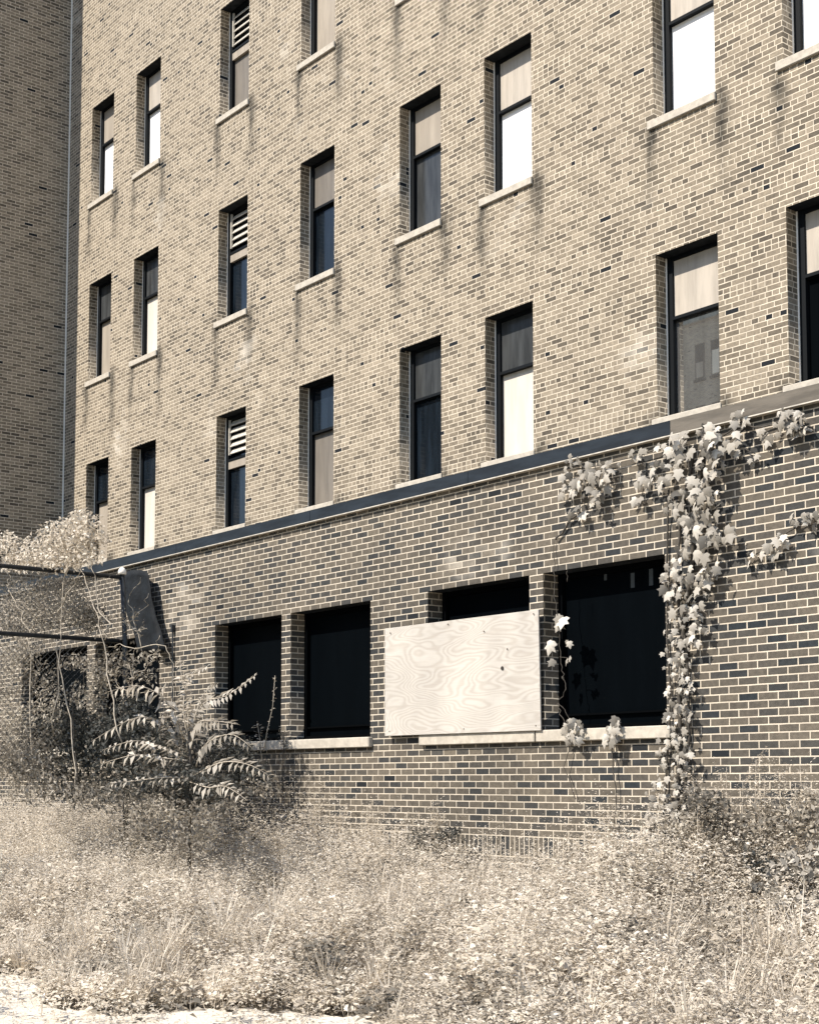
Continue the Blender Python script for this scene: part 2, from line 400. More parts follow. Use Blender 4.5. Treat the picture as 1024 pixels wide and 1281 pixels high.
# the building across the yard, whose reflection stands in the glass
opp = empty('brick_building', (-45, -32, 0)); tag(opp, 'brick block across the yard mirrored in the glass of the upper right window', 'building')
OY = -32.0
b = MB(); b.box(-33, 33, -14, 0, 0, 31.0); b.box(-33.3, 33.3, -14.2, .30, 31, 31.6)
b.build('wall', [brick('yard_brick', [(0, (.17, .15, .12)), (.5, (.26, .225, .175)), (1, (.34, .29, .225))], (.45, .40, .33), 0, 0, False)], opp)
b = MB(); b.box(-33.2, 33.2, .001, .25, 26.1, 26.35); b.build('cornice', m_drip, opp)
m_lit = plain('pale_blind_far', (.80, .72, .60), .6, .2)
for r_ in range(6):
    for c_ in range(-3, 4):
        for e_ in (0, 1.08):
            x0 = -4.35+c_*4.4+e_; z0 = 26.6-3.35*r_-(.25 if r_ else 0)
            b = MB(); b.box(x0, x0+.62, .0, .04, z0, z0+1.9); b.box(x0-.08, x0+.70, 0, .10, z0-.14, z0-.01); wq = b.build('window', m_frame, opp)
            b = MB(); b.box(x0+.08, x0+.54, .041, .05, z0+.08, z0+(1.35 if e_ else .9)); b.build('blind', m_lit if e_ else PANE['tan'], wq)
# ------------------------------------------------------------------ plywood
def plywood_mat():
    t = NT('plywood'); p, x, y, z = t.pos(); M = t.math
    mp = t.n.new('ShaderNodeVectorMath'); mp.operation = 'MULTIPLY'; mp.inputs[1].default_value = (.42, .42, 1.5); t.t.links.new(p, mp.inputs[0])
    n = t.noise(1.5, 2.2, mp.outputs[0], .42)
    g = M('FRACT', M('MULTIPLY', n, 42.0)); g = M('ABSOLUTE', M('SUBTRACT', g, .5))
    k = t.step(g, .08, .46)
    mp2 = t.n.new('ShaderNodeVectorMath'); mp2.operation = 'MULTIPLY'; mp2.inputs[1].default_value = (3, 3, 160); t.t.links.new(p, mp2.inputs[0])
    f = t.noise(1.0, 3, mp2.outputs[0])
    c = t.mix(k, (.505, .475, .43, 1), (.435, .40, .355, 1))
    c = t.mul(c, t.mix(f, (.90, .89, .88, 1), (1.10, 1.09, 1.07, 1)))
    c = t.mul(c, t.mix(t.step(t.noise(1.4, 6, p), .32, .7), (.86, .86, .86, 1), (1.05, 1.05, 1.04, 1)))
    t.bump(f, .002, .5)
    return t.out(c, .8, .2)
ply = MB()
TL, TR, BR, BLc = at(481, 786.5, YL-.075), at(673, 762.5, YL-.075), at(676, 914, YL-.085), at(481, 921, YL-.085)
th = Vector((0, .018, 0))
q = [TL, TR, BR, BLc]; n = 10
ply.add(q+[p+th for p in q], [(0, 3, 2, 1), (4, 5, 6, 7), (0, 1, 5, 4), (1, 2, 6, 5), (2, 3, 7, 6), (3, 0, 4, 7)])
po = ply.build('plywood_board', plywood_mat()); bv = po.modifiers.new('bevel', 'BEVEL'); bv.width = .003
tag(po, 'pale plywood sheet nailed over the low window between two dark openings', 'plywood board')
kh = MB(); c = at(628, 836, YL-.0835)
kh.v = []; kh.add([c+Vector((math.cos(i*.5236)*.02, 0, math.sin(i*.5236)*.02)) for i in range(12)]+[c+Vector((math.cos(i*.5236)*.02, -.004, math.sin(i*.5236)*.02)) for i in range(12)],
                  [tuple(range(12, 24))]+[(i, (i+1) % 12, 12+(i+1) % 12, 12+i) for i in range(12)])
ko = kh.build('knot', plain('knot', (.03, .026, .022), .8)); ko.parent = po
m_nail = plain('rusty_nail', (.10, .075, .055), .7)
for px, py in ((488, 792), (560, 781), (667, 768), (487, 915), (580, 912), (670, 908), (605, 790), (634, 812)):
    nb = MB(); c = at(px, py, YL-.084); nb.box(c.x-.006, c.x+.006, c.y-.004, c.y+.002, c.z-.006, c.z+.006)
    no = nb.build('nail_head', m_nail); no.parent = po

# ------------------------------------------------------------------ ground
def gz(x, y):
    return .32*min(1, max(0, (y-4.8)/4.6))**1.3+.05*fbm(x, y, .5, 2.0)
gx = np.concatenate([[-400, -150, -60, -36], np.arange(-30, 3.1, .3), [8, 30, 120, 400]])
gy = np.concatenate([[-400, -120, -40, -15], np.arange(-6, 10.9, .3), [14, 30, 60, 150, 400]])
GX, GY = np.meshgrid(gx, gy); GZ = np.array([gz(a, b) if -31 < a < 3 and -7 < b < 11 else (0.0 if b < 8 else .3) for a, b in zip(GX.ravel(), GY.ravel())])
V = np.stack([GX.ravel(), GY.ravel(), GZ], 1); nx = len(gx)
Fq = [(j*nx+i, j*nx+i+1, (j+1)*nx+i+1, (j+1)*nx+i) for j in range(len(gy)-1) for i in range(nx-1)]
t = NT('dry_soil'); p, x, y, z = t.pos()
nn = t.noise(6, 7, p); c = t.mix(t.step(nn, .35, .65), (.07, .06, .048, 1), (.24, .205, .155, 1)); t.bump(nn, .05)
go = npmesh('ground', V, np.array(Fq), t.out(c, .95, .1)); tag(go, kind='structure')
POLY = [(-17, 3.6), (-14.5, 5.1), (-12.6, 5.4), (-11.3, 5.0), (-9.9, 4.72), (-9.0, 5.08), (-8.5, 5.72), (-7.8, 6.02), (-6.9, 5.72), (-5.4, 5.25), (-3, 4.6), (-1, 1), (-3, -4), (-17, -4)]
def in_burnout(x, y):
    x += .35*fbm(x, y, 1.3, 6.0, 4); y += .35*fbm(x, y, 1.3, 17.0, 4)
    ins = False; j = len(POLY)-1
    for i in range(len(POLY)):
        xi, yi = POLY[i]; xj, yj = POLY[j]
        if (yi > y) != (yj > y) and x < (xj-xi)*(y-yi)/(yj-yi)+xi: ins = not ins
        j = i
    return ins
vs_, fs_, idx = [], [], {}
st = .07
for i in range(int(17/st)):
    for j in range(int(11/st)):
        x0, y0 = -17.5+i*st, -4+j*st
        if not in_burnout(x0+st/2, y0+st/2): continue
        f = []
        for dx, dy in ((0, 0), (1, 0), (1, 1), (0, 1)):
            k = (i+dx, j+dy)
            if k not in idx:
                X, Y = -17.5+k[0]*st, -4+k[1]*st
                idx[k] = len(vs_); vs_.append((X, Y, gz(X, Y)+.012+.006*noise.noise(Vector((X*9, Y*9, 0)))))
            f.append(idx[k])
        fs_.append(f)
po_ = npmesh('burnout_patch', np.array(vs_), np.array(fs_), plain('burnout_pale', (.58, .53, .45), .95, .1, 30, .10, .01)); tag(po_, kind='structure')  # pale ground sheet added to stand in for the burnt-out white corner

# ------------------------------------------------------------------ foliage
def leaf_mat(name, stops, trans=.3):
    t = NT(name); a = t.attr('tint'); c = t.ramp(a, stops)
    tr = t.n.new('ShaderNodeBsdfTranslucent'); t.t.links.new(c, tr.inputs[0])
    mx = t.n.new('ShaderNodeMixShader'); mx.inputs[0].default_value = trans
    t.out(c, .6, .25)
    t.t.links.new(t.b.outputs[0], mx.inputs[1]); t.t.links.new(tr.outputs[0], mx.inputs[2])
    t.t.links.new(mx.outputs[0], t.n['Material Output'].inputs[0]); return t.m
m_weed = leaf_mat('bleached_weed', [(0, (.30, .27, .228)), (.42, (.58, .51, .41)), (1, (.82, .755, .65))], .36)
m_vine = leaf_mat('pale_vine_leaf', [(0, (.08, .075, .065)), (.45, (.30, .272, .228)), (1, (.62, .575, .50))], .2)
m_shrub = leaf_mat('dull_shrub_leaf', [(0, (.07, .065, .055)), (.5, (.26, .23, .185)), (1, (.60, .54, .44))])
m_dark = leaf_mat('dark_leaf', [(0, (.025, .030, .030)), (.6, (.07, .07, .06)), (1, (.26, .225, .18))])
m_crown = leaf_mat('pale_crown_leaf', [(0, (.36, .315, .25)), (.5, (.58, .515, .42)), (1, (.78, .715, .61))])
m_stem = plain('pale_stem', (.40, .35, .28), .8, .2, 20, .3)
m_dstem = plain('dark_stem', (.075, .066, .055), .8, .2, 20, .3)

def norm(a): return a/np.maximum(1e-9, np.linalg.norm(a, axis=1, keepdims=True))
def leaves(C, D, N, L, W, fold=.25):
    """diamond leaves: base C, along D, face N"""
    D = norm(D); S = norm(np.cross(D, N)); N = np.cross(S, D)
    L = np.broadcast_to(np.asarray(L, float), (len(C),))[:, None]; W = np.broadcast_to(np.asarray(W, float), (len(C),))[:, None]
    mid = C+D*L*.45-N*W*fold
    V = np.stack([C, mid+S*W*.5+N*W*fold*1.6, C+D*L-N*L*.18, mid-S*W*.5+N*W*fold*1.6], 1).reshape(-1, 3)
    return V, np.arange(len(C)*4).reshape(-1, 4)
def rnd_dir(n, up=0.0):
    v = rng.normal(size=(n, 3)); v[:, 2] += up; return norm(v)
def leaf_obj(name, C, D, N, L, W, mat, tint, parent=None, fold=.25):
    V, Fq = leaves(C, D, N, L, W, fold)
    return npmesh(name, V, Fq, mat, parent, dict(tint=np.repeat(tint, 4)))

# ---- the weed field (nobody could count it)
GRID = {}
def near_burnout(x, y):
    """0 at the burnout patch's edge, 1 from about 1.3 m away"""
    k = (round(x*5), round(y*5))
    if k not in GRID:
        best = 1.0
        for r_ in (.25, .5, .8, 1.2):
            if any(in_burnout(k[0]/5+r_*math.cos(q), k[1]/5+r_*math.sin(q)) for q in (0, .8, 1.6, 2.4, 3.2, 4, 4.8, 5.6)): best = r_/1.3; break
        GRID[k] = best
    return GRID[k]
def field(name, n, kind, mat, y0=4.0, y1=9.8):
    xs = rng.uniform(-27, -3.2, n*7); ys = y0+(y1-y0)*rng.random(n*7)
    P = np.stack([xs, ys, np.full(len(xs), .3)], 1); px, py = proj(P)
    ok = (px > -330) & (px < 1380) & (py < 1480); xs, ys, px = xs[ok][:n], ys[ok][:n], px[ok][:n]
    Cs, Ds, Ns, Ls, Ws, Ts = [], [], [], [], [], []
    for x, y, q in zip(xs, ys, px):
        if in_burnout(x, y) and rng.random() > .10: continue
        z = gz(x, y); nz = fbm(x, y, .9, 1.5)*1.25; nz2 = fbm(x, y, 2.3, 8.5)
        edge = near_burnout(x, y)
        wall = max(0, (y-7.6)/1.9)
        side = min(1, max(0, (540-q)/160)+max(0, (q-670)/110))*.42*wall+.05*wall
        if kind == 'fine':
            H = (.46+.26*nz+.18*nz2+rng.uniform(-.08, .12)+side)*(.3+.7*edge); k = 36; lo, hi = .022, .048; asp = .42; spr = .095
        elif kind == 'broad':
            if nz2 < -.12+.2*(x < -13): continue
            H = (.40+.26*nz+rng.uniform(-.05, .1)+side*.5)*(.3+.7*edge); k = 18; lo, hi = .045, .09; asp = .55; spr = .12
        elif kind == 'dark':
            if fbm(x, y, 1.1, 40.0)+.5*fbm(x, y, 3.1, 41.0) < .27: continue
            H = (.44+.24*nz+rng.uniform(-.05, .12)+side*.6)*(.3+.7*edge); k = 30; lo, hi = .035, .075; asp = .5; spr = .10
        else:
            H = (.66+.3*nz+rng.uniform(-.1, .25)+side)*(.3+.7*edge); k = 60; lo, hi = .014, .034; asp = .32; spr = .06
        H = max(.07, H)
        tt = rng.beta(1.9, 1.1, k); a = rng.uniform(0, 6.283, k); lean = rng.normal(0, .2, 2)
        r = spr*np.sqrt(rng.random(k))*(1.3-tt*.6)
        C = np.stack([x+lean[0]*tt*H+np.cos(a)*r, y+lean[1]*tt*H+np.sin(a)*r, z+.01+tt*H], 1)
        D = np.stack([np.cos(a), np.sin(a), rng.uniform(-.45, .7, k)], 1)
        N = np.stack([rng.normal(-.1, .45, k), rng.normal(-.55, .45, k), np.ones(k)], 1)
        L = rng.uniform(lo, hi, k); base = .5+.34*nz2+.12*nz+rng.normal(0, .16)
        Cs.append(C); Ds.append(D); Ns.append(N); Ls.append(L); Ws.append(L*asp*rng.uniform(.8, 1.2, k)); Ts.append(np.clip(base+rng.normal(0, .16, k), 0, 1))
    o = leaf_obj(name, np.vstack(Cs), np.vstack(Ds), np.vstack(Ns), np.hstack(Ls), np.hstack(Ws), mat, np.hstack(Ts))
    return tag(o, kind='stuff')
tag(field('fine_weeds', 13800, 'fine', m_weed), 'pale bleached weeds filling the yard before the wall', 'weeds')
tag(field('broadleaf_weeds', 5000, 'broad', m_weed), 'low broad leaved weeds among the finer ones', 'weeds')
tag(field('gap_shade_weeds', 7500, 'dark', m_shrub), 'patches of weeds coloured dark for the shaded gaps among the bleached ones', 'weeds')  # darker leaf colour stands in for shade in the gaps between plants
tag(field('feathery_weeds', 4600, 'tall', m_weed), 'feathery thin weeds standing above the rest of the yard', 'weeds')
# grass blades
n = 38000
xs = rng.uniform(-27, -3.2, n*3); ys = rng.uniform(3.8, 9.85, n*3); px, py = proj(np.stack([xs, ys, np.full(n*3, .2)], 1))
ok = (px > -330) & (px < 1380); xs, ys = xs[ok][:n], ys[ok][:n]
keep = np.array([(not in_burnout(a, b)) or rng.random() < .04 for a, b in zip(xs, ys)]); xs, ys = xs[keep], ys[keep]; n = len(xs)
ed = np.array([near_burnout(a, b) for a, b in zip(xs, ys)])
C = np.stack([xs, ys, np.array([gz(a, b) for a, b in zip(xs, ys)])], 1); a = rng.uniform(0, 6.283, n); tl = rng.uniform(.25, .9, n)
D = np.stack([np.cos(a)*tl, np.sin(a)*tl, np.ones(n)], 1); N = np.stack([np.cos(a), np.sin(a), -tl], 1)
tag(leaf_obj('grass', C, D, N, rng.uniform(.12, .46, n)*(.35+.65*ed), rng.uniform(.005, .010, n), m_weed, np.clip(rng.normal(.55, .2, n), 0, 1), None, .05),
    'dry grass blades standing between the weeds', 'grass', None, 'stuff')

# tufts of long arching blades
Cs, Ds, Ns, Ls, Ws, Ts = [], [], [], [], [], []
nt = 0
while nt < 520:
    x, y = rng.uniform(-22, -5.2), rng.uniform(4.2, 9.7); q, w_ = proj(np.array([[x, y, .3]]))
    if not (-50 < q[0] < 1074) or in_burnout(x, y): continue
    nt += 1; k = rng.integers(18, 46); a = rng.uniform(0, 6.28, k); tl = rng.uniform(.1, .75, k); z = gz(x, y); e = near_burnout(x, y)
    r = rng.uniform(0, .05, k); hh = rng.uniform(.28, .62)*(.5+.5*e)
    Cs.append(np.stack([x+np.cos(a)*r, y+np.sin(a)*r, np.full(k, z+.02)+rng.uniform(0, .2, k)*e], 1)); Ds.append(np.stack([np.cos(a)*tl, np.sin(a)*tl, np.ones(k)], 1))
    Ns.append(np.stack([-np.cos(a), -np.sin(a), tl], 1)); L = hh*rng.uniform(.5, 1.15, k); Ls.append(L); Ws.append(rng.uniform(.007, .014, k)); Ts.append(np.clip(rng.normal(rng.uniform(.35, .85), .14, k), 0, 1))
tag(leaf_obj('grass_tufts', np.vstack(Cs), np.vstack(Ds), np.vstack(Ns), np.hstack(Ls), np.hstack(Ws), m_weed, np.hstack(Ts), None, .05), 'tufts of long arching dry grass among the weeds', 'grass', None, 'stuff')

# ---- lobed vine leaves
HALF = [(.20, -.07), (.50, .10), (.36, .30), (.58, .58), (.27, .60), (0, 1)]
OUT = [(0, 0)]+HALF+[(-x, y) for x, y in HALF[-2::-1]]
LV = np.array([(0, .38, .02)]+[(x, y, -.22*abs(x)-.28*y*y) for x, y in OUT])
LF = np.array([(0, i+1, (i+1) % len(OUT)+1) for i in range(len(OUT))])
def lobed(name, C, D, N, S, mat, tint, parent):
    D = norm(D); X = norm(np.cross(D, N)); N = np.cross(X, D); n = len(C)
    curl = rng.uniform(.4, 1.9, n)[:, None, None]; S = np.asarray(S)[:, None, None]; wd = rng.uniform(.75, 1.1, n)[:, None, None]
    l = LV[None]
    V = C[:, None]+(X[:, None]*l[..., 0:1]*wd+D[:, None]*l[..., 1:2]+N[:, None]*l[..., 2:3]*curl)*S
    nv = len(LV); Fq = (LF[None]+np.arange(n)[:, None, None]*nv).reshape(-1, 3)
    return npmesh(name, V.reshape(-1, 3), Fq, mat, parent, dict(tint=np.repeat(tint, nv)), 3)
def vine(name, label, cat, clusters, stems, group=None):
    root = empty(name, at(clusters[0][0], clusters[0][1], YL)); tag(root, label, cat, group)
    inv = -root.location
    sb = MB()
    for pts, r, dep in stems:
        P = [at(a, b, YL-dep)+inv for a, b in pts]; fine_ = []
        for p0, p1 in zip(P[:-1], P[1:]):
            for k in range(4): fine_.append(p0.lerp(p1, k/4)+Vector((random.gauss(0, .006), random.gauss(0, .006), 0)))
        sb.tube(fine_+[P[-1]], r, 5)
    if stems: sb.build('stem', m_dstem, root, True)
    Cs, Ss, Ts, dep_ = [], [], [], []
    for (cx, cy, rx, ry, n, size, dmin, dmax) in clusters:
        for _ in range(n if n < 8 else int(n*.9)):
            q = rng.uniform(-1, 1, 2)
            while q @ q > 1: q = rng.uniform(-1, 1, 2)
            d = rng.uniform(dmin, dmax)
            Cs.append(tuple(at(cx+q[0]*rx, cy+q[1]*ry, YL-d)+inv)); Ss.append(size*rng.uniform(.45, 1.15)); Ts.append(np.clip(.55+rng.normal(0, .27), 0, 1))
    C = np.array(Cs); n = len(C)
    D = np.stack([rng.normal(.05, .55, n), rng.normal(-.35, .3, n), -np.ones(n)+rng.normal(0, .35, n)], 1)
    N = np.stack([rng.normal(-.1, .6, n), -np.ones(n), .45+rng.normal(0, .55, n)], 1)
    lobed('leaves', C, D, N, np.array(Ss), m_vine, np.array(Ts), root)
    return root
s = .105
vine('climbing_vine', 'thick leafy vine climbing the brick pier right of the open window up to the flashing', 'vine', [
    (880, 545, 42, 18, 46, s*1.1, .06, .24), (868, 580, 34, 22, 34, s, .05, .2), (872, 625, 38, 24, 46, s*1.15, .04, .22), (880, 665, 34, 22, 36, s*1.15, .04, .2),
    (850, 640, 22, 30, 20, s*.9, .04, .15), (868, 705, 34, 22, 36, s*1.1, .04, .2), (858, 745, 30, 24, 44, s*.85, .04, .16), (838, 730, 12, 30, 22, s*.7, .04, .16),
    (856, 785, 28, 22, 40, s*.75, .03, .15), (846, 820, 18, 24, 36, s*.6, .03, .14), (850, 860, 18, 26, 46, s*.6, .03, .15),
    (848, 900, 18, 26, 50, s*.6, .03, .17), (842, 940, 24, 26, 52, s*.6, .03, .2), (836, 985, 30, 32, 66, s*.6, .03, .25), (834, 1030, 34, 30, 70, s*.65, .05, .3)],
    [([(838, 1080), (846, 1000), (852, 930), (848, 860), (856, 780), (866, 700), (872, 620), (880, 545)], .022, .03),
     ([(852, 1080), (858, 980), (862, 900), (858, 820), (846, 740), (850, 650), (868, 560)], .014, .035),
     ([(826, 1060), (834, 960), (838, 880), (834, 800), (833, 720), (836, 610)], .010, .03)])
vine('climbing_vine', 'leafy vine strands trailing along the flashing right of the thick vine', 'vine', [
    (985, 522, 22, 13, 34, s*.95, .05, .18), (960, 540, 14, 10, 10, s*.8, .04, .12), (925, 520, 12, 10, 14, s*.8, .06, .16), (922, 556, 16, 14, 10, s*.8, .04, .1), (1003, 540, 12, 8, 6, s*.7, .04, .1), (945, 568, 10, 8, 6, s*.6, .04, .1)],
    [([(905, 545), (925, 530), (950, 535), (985, 525), (1012, 535)], .007, .04), ([(920, 535), (925, 560), (945, 568)], .004, .03)])
vine('hanging_vine', 'bunch of drooping vine leaves hanging from the flashing left of the thick vine', 'vine', [
    (712, 600, 18, 22, 22, s*1.1, .05, .18), (738, 610, 18, 26, 26, s*1.1, .05, .18), (722, 636, 10, 10, 7, s, .04, .12), (755, 580, 20, 9, 12, s*.85, .05, .14), (715, 575, 8, 8, 6, s*.8, .06, .16),
    (795, 562, 10, 10, 9, s*.85, .06, .18), (815, 592, 22, 16, 20, s*.95, .05, .16), (800, 612, 10, 16, 8, s*.95, .04, .12), (838, 572, 10, 12, 6, s*.8, .04, .12), (828, 560, 8, 10, 4, s*.8, .04, .1)],
    [([(830, 560), (790, 572), (750, 582), (712, 588), (716, 620)], .006, .05), ([(726, 640), (712, 652), (704, 664), (695, 675)], .011, .03), ([(800, 572), (812, 595), (800, 625)], .005, .05), ([(745, 582), (740, 610), (735, 636)], .005, .05)])
vine('vine_tendril', 'thin vine tendril with few leaves dangling down the left edge of the big window', 'vine', [
    (704, 770, 5, 3, 2, s*1.3, .03, .05), (697, 779, 4, 3, 2, s*1.4, .03, .06), (692, 800, 3, 3, 1, s*1.35, .03, .06), (708, 802, 4, 3, 2, s*1.35, .03, .06), (693, 823, 3, 3, 1, s*1.15, .03, .06), (711, 823, 3, 3, 2, s*1.25, .03, .06), (704, 848, 2, 2, 1, s*.35, .03, .05)],
    [([(693, 676), (694, 715), (692, 740), (697, 770), (699, 800), (702, 830), (704, 848), (708, 862), (697, 880), (702, 898), (710, 912)], .0042, .03),
     ([(698, 880), (706, 888), (712, 900)], .003, .03), ([(709, 714), (709, 728)], .003, .03), ([(700, 822), (711, 823)], .003, .04)])
vine('vine_tendril', 'slanting vine tendril with pale leaves on the bare brick at the right', 'vine', [
    (1008, 648, 22, 10, 18, s*.9, .04, .14), (976, 672, 10, 7, 8, s*.85, .03, .1), (958, 685, 9, 6, 6, s*.85, .03, .1), (941, 690, 6, 5, 4, s*.75, .03, .08), (938, 703, 4, 3, 2, s*.8, .03, .06), (970, 690, 5, 4, 3, s*.8, .03, .06)],
    [([(1060, 640), (1010, 650), (978, 670), (955, 686), (938, 698)], .006, .035)])
vine('leaf_sprig', 'small bushy leaf sprig on the sill below the dangling tendril', 'plant', [(716, 912, 14, 13, 34, s*.95, .05, .16)], [([(710, 912), (716, 925), (706, 960), (720, 1000)], .004, .05)])
vine('leaf_sprig', 'upright leaf sprig on the middle of the big open window sill', 'plant', [(762, 918, 11, 10, 22, s*.95, .06, .16), (769, 902, 5, 6, 8, s*.9, .06, .12)], [([(762, 914), (766, 940), (770, 985), (768, 1040)], .006, .05)])

# ---- chain link fence
FY = YL*.85; fe = at(150, 722, FY); FX = fe.x; ZT = fe.z; ZM = at(164, 799.5, FY).z
m_pipe = plain('dark_pipe', (.022, .026, .030), .5, .4, 12, .3); m_wire = plain('dull_wire', (.06, .062, .06), .5, .4)
fen = empty('chain_link_fence', (FX, FY, .2)); tag(fen, 'tall chain link fence with two dark pipe rails and overgrown mesh', 'fence'); fo = Vector((FX, FY, .2))
def fpart(mb, name, mat, smooth=True):
    mb.v = [tuple(Vector(p)-fo) for p in mb.v]; return mb.build(name, mat, fen, smooth)
YN = 2.6
for z_ in (ZT, ZM):
    b = MB(); b.tube([(FX, FY, z_), (FX, (FY+YN)/2, z_-.006), (FX, YN, z_)], .027, 8); fpart(b, 'rail', m_pipe)
for y_ in (FY-2.75, YN):
    b = MB(); b.tube([(FX+.05, y_, 0), (FX+.05, y_, ZT-.03)], .027, 8); fpart(b, 'post', m_pipe)
b = MB(); b.tube([(FX+.20, FY+.03, .1), (FX+.16, FY+.03, 2.2), (FX+.10, FY+.03, 3.3), (FX, FY+.03, ZT+.03)], .032, 10); ep = fpart(b, 'post', m_pipe)
b = MB(); b.tube([(FX, FY+.03, ZT+.035), (FX, FY+.03, ZT+.075), (FX, FY+.03, ZT+.105), (FX, FY+.03, ZT+.125)], [.055, .052, .038, .012], 10)
b.v = [tuple(Vector(p)-fo) for p in b.v]; cp = b.build('post_cap', m_bead, ep, True)
b = MB(); pit = .075; MB0 = 1.75; hgt = ZT-MB0; ln = FY-YN
k = -hgt
while k < ln:
    for sgn in (0, 1):
        a0, a1 = max(0, k), min(ln, k+hgt)
        if a1 <= a0: continue
        za, zb = MB0+(a0-k), MB0+(a1-k)
        if sgn: za, zb = MB0+hgt-(a0-k), MB0+hgt-(a1-k)
        b.tube([(FX-.03+.004*sgn, YN+a0, za), (FX-.03+.004*sgn, YN+a1, zb)], .0022, 3)
    k += pit
fpart(b, 'mesh', m_wire)

# unidentified dark slanting shape by the fence end, built as a thin sheet
TY = YL-.14
tp = MB(); rows = 14; cols = 7
m_shape = plain('dark_matte', (.006, .008, .010), .75, .2, 6, .4, .02)
for i in range(rows+1):
    f = i/rows; yy = 716+f*100
    xl = 146+25*f+1.5*math.sin(f*9); xr = 184+22*f+1.5*math.sin(f*7+1)
    for j in range(cols+1):
        g = j/cols; p = at(xl+(xr-xl)*g, yy+1.6*math.sin(g*8+f*3)-3*g*(1-f), TY)
        tp.v.append((p.x, p.y+.02*math.sin(g*11+f*2.5)+.03*noise.noise(Vector((g*3, f*5, 2))), p.z))
for i in range(rows):
    for j in range(cols):
        a = i*(cols+1)+j; tp.f.append((a, a+cols+1, a+cols+2, a+1)); tp.mi.append(0)
to = tp.build('dark_shape', m_shape, None, True); sm = to.modifiers.new('thick', 'SOLIDIFY'); sm.thickness = .006
tag(to, 'dark slanting shape against the brick at the end of the fence', 'shape')

# ---- bushes, saplings
def blob_leaves(root_loc, lumps, dep, lsize, asp=.45, updir=.4):
    """leaf clumps given by photo position, half size in px, number, spread in depth"""
    Cs, Ts = [], []
    for (cx, cy, rx, ry, n) in lumps:
        q = rng.normal(size=(n, 3)); q = norm(q)*(rng.random((n, 1))**.45)
        tl = rng.normal(0, .13)
        for a in q:
            p = at(cx+a[0]*rx, cy+a[1]*ry, dep+a[2]*rx*.0075); Cs.append(tuple(p-root_loc)); Ts.append(.5+tl+rng.normal(0, .2))
    C = np.array(Cs); n = len(C); L = lsize*rng.uniform(.6, 1.4, n)
    D = rnd_dir(n, 0); D[:, 2] -= .25; N = np.stack([rng.normal(-.1, .5, n), rng.normal(-.4, .5, n), np.ones(n)*updir*2], 1)
    return C, D, N, L, L*asp, np.clip(Ts, 0, 1)
def bush(name, label, cat, lumps, dep, lsize, mat, stems=(), smat=None, sr=.008, group=None, asp=.45, leafname='leaves', stemname='stem'):
    base = at(*lumps[0][:2], dep); base.z = gz(base.x, base.y); root = empty(name, base); tag(root, label, cat, group)
    leaf_obj(leafname, *blob_leaves(base, lumps, dep, lsize, asp)[:5], mat, None, root) if False else None
    C, D, N, L, W, T = blob_leaves(base, lumps, dep, lsize, asp)
    leaf_obj(leafname, C, D, N, L, W, mat, T, root)
    if stems:
        b = MB()
        for pts in stems:
            P = [at(x, y, dep-.02)-base for x, y in pts]; o = []
            for p0, p1 in zip(P[:-1], P[1:]):
                for k in range(4): o.append(p0.lerp(p1, k/4)+Vector((random.gauss(0, .01), random.gauss(0, .02), random.gauss(0, .004))))
            o.append(P[-1]); m = len(o)
            b.tube(o, [sr*(1-.6*i/m) for i in range(m)], 5)
        b.build(stemname, smat or m_stem, root, True)
    return root
DT = 7.6
bush('young_tree', 'young tree with a pale leafy crown rising over the fence rail', 'tree',
     [(82, 668, 36, 22, 760), (104, 655, 26, 18, 420), (50, 690, 36, 22, 700), (92, 692, 30, 22, 520), (20, 703, 28, 14, 380), (8, 678, 18, 16, 240), (118, 690, 14, 18, 160), (60, 705, 32, 12, 360), (126, 672, 14, 9, 80)], DT, .056, m_crown,
     [[(96, 985), (88, 900), (74, 830), (79, 760), (80, 700), (82, 668)], [(74, 767), (88, 735), (100, 715), (108, 690)], [(66, 920), (74, 850), (71, 800)],
      [(150, 930), (138, 860), (128, 790), (118, 760), (104, 720), (92, 690)], [(130, 800), (134, 780), (122, 755), (119, 720), (110, 685)], [(40, 980), (36, 820), (33, 790), (25, 765), (12, 740), (12, 722), (8, 690)],
      [(12, 880), (24, 855), (30, 845)], [(112, 712), (106, 690), (116, 670)]], m_stem, .0085, None, .5, 'crown', 'trunk')
bush('leafy_shrub', 'pale leafy shrub against the fence at the left edge', 'shrub',
     [(16, 825, 26, 24, 420), (34, 812, 26, 16, 260), (8, 862, 24, 22, 260), (52, 850, 20, 28, 240), (62, 885, 26, 34, 380), (96, 868, 14, 18, 120), (98, 828, 28, 12, 220), (40, 930, 40, 26, 500), (14, 912, 22, 24, 300), (30, 945, 40, 22, 500), (20, 890, 30, 20, 300)], 7.7, .048, m_shrub,
     [[(60, 985), (58, 900), (40, 850), (16, 815)], [(60, 985), (70, 900), (72, 805)], [(98, 980), (92, 880), (110, 830)]], m_dstem, .009)
bush('tangled_shrub', 'twiggy shrub with pale dangling leaves in front of the end of the fence', 'shrub',
     [(150, 828, 28, 20, 260), (128, 845, 20, 22, 220), (176, 845, 24, 16, 120), (116, 880, 18, 34, 240), (150, 885, 22, 26, 120), (190, 822, 18, 10, 60), (165, 780, 24, 24, 60)], 8.2, .055, m_shrub,
     [[(168, 1000), (166, 900), (163, 830), (170, 810)], [(170, 812), (190, 806), (208, 808), (216, 830), (216, 880)], [(170, 812), (150, 806), (132, 810)], [(165, 850), (180, 838), (196, 812), (200, 795)],
      [(160, 900), (148, 850), (140, 838)], [(176, 815), (168, 775), (160, 750), (176, 722)], [(158, 780), (180, 762), (186, 742)], [(155, 778), (172, 790), (184, 786)], [(150, 860), (168, 870), (200, 862)]], m_stem, .006)
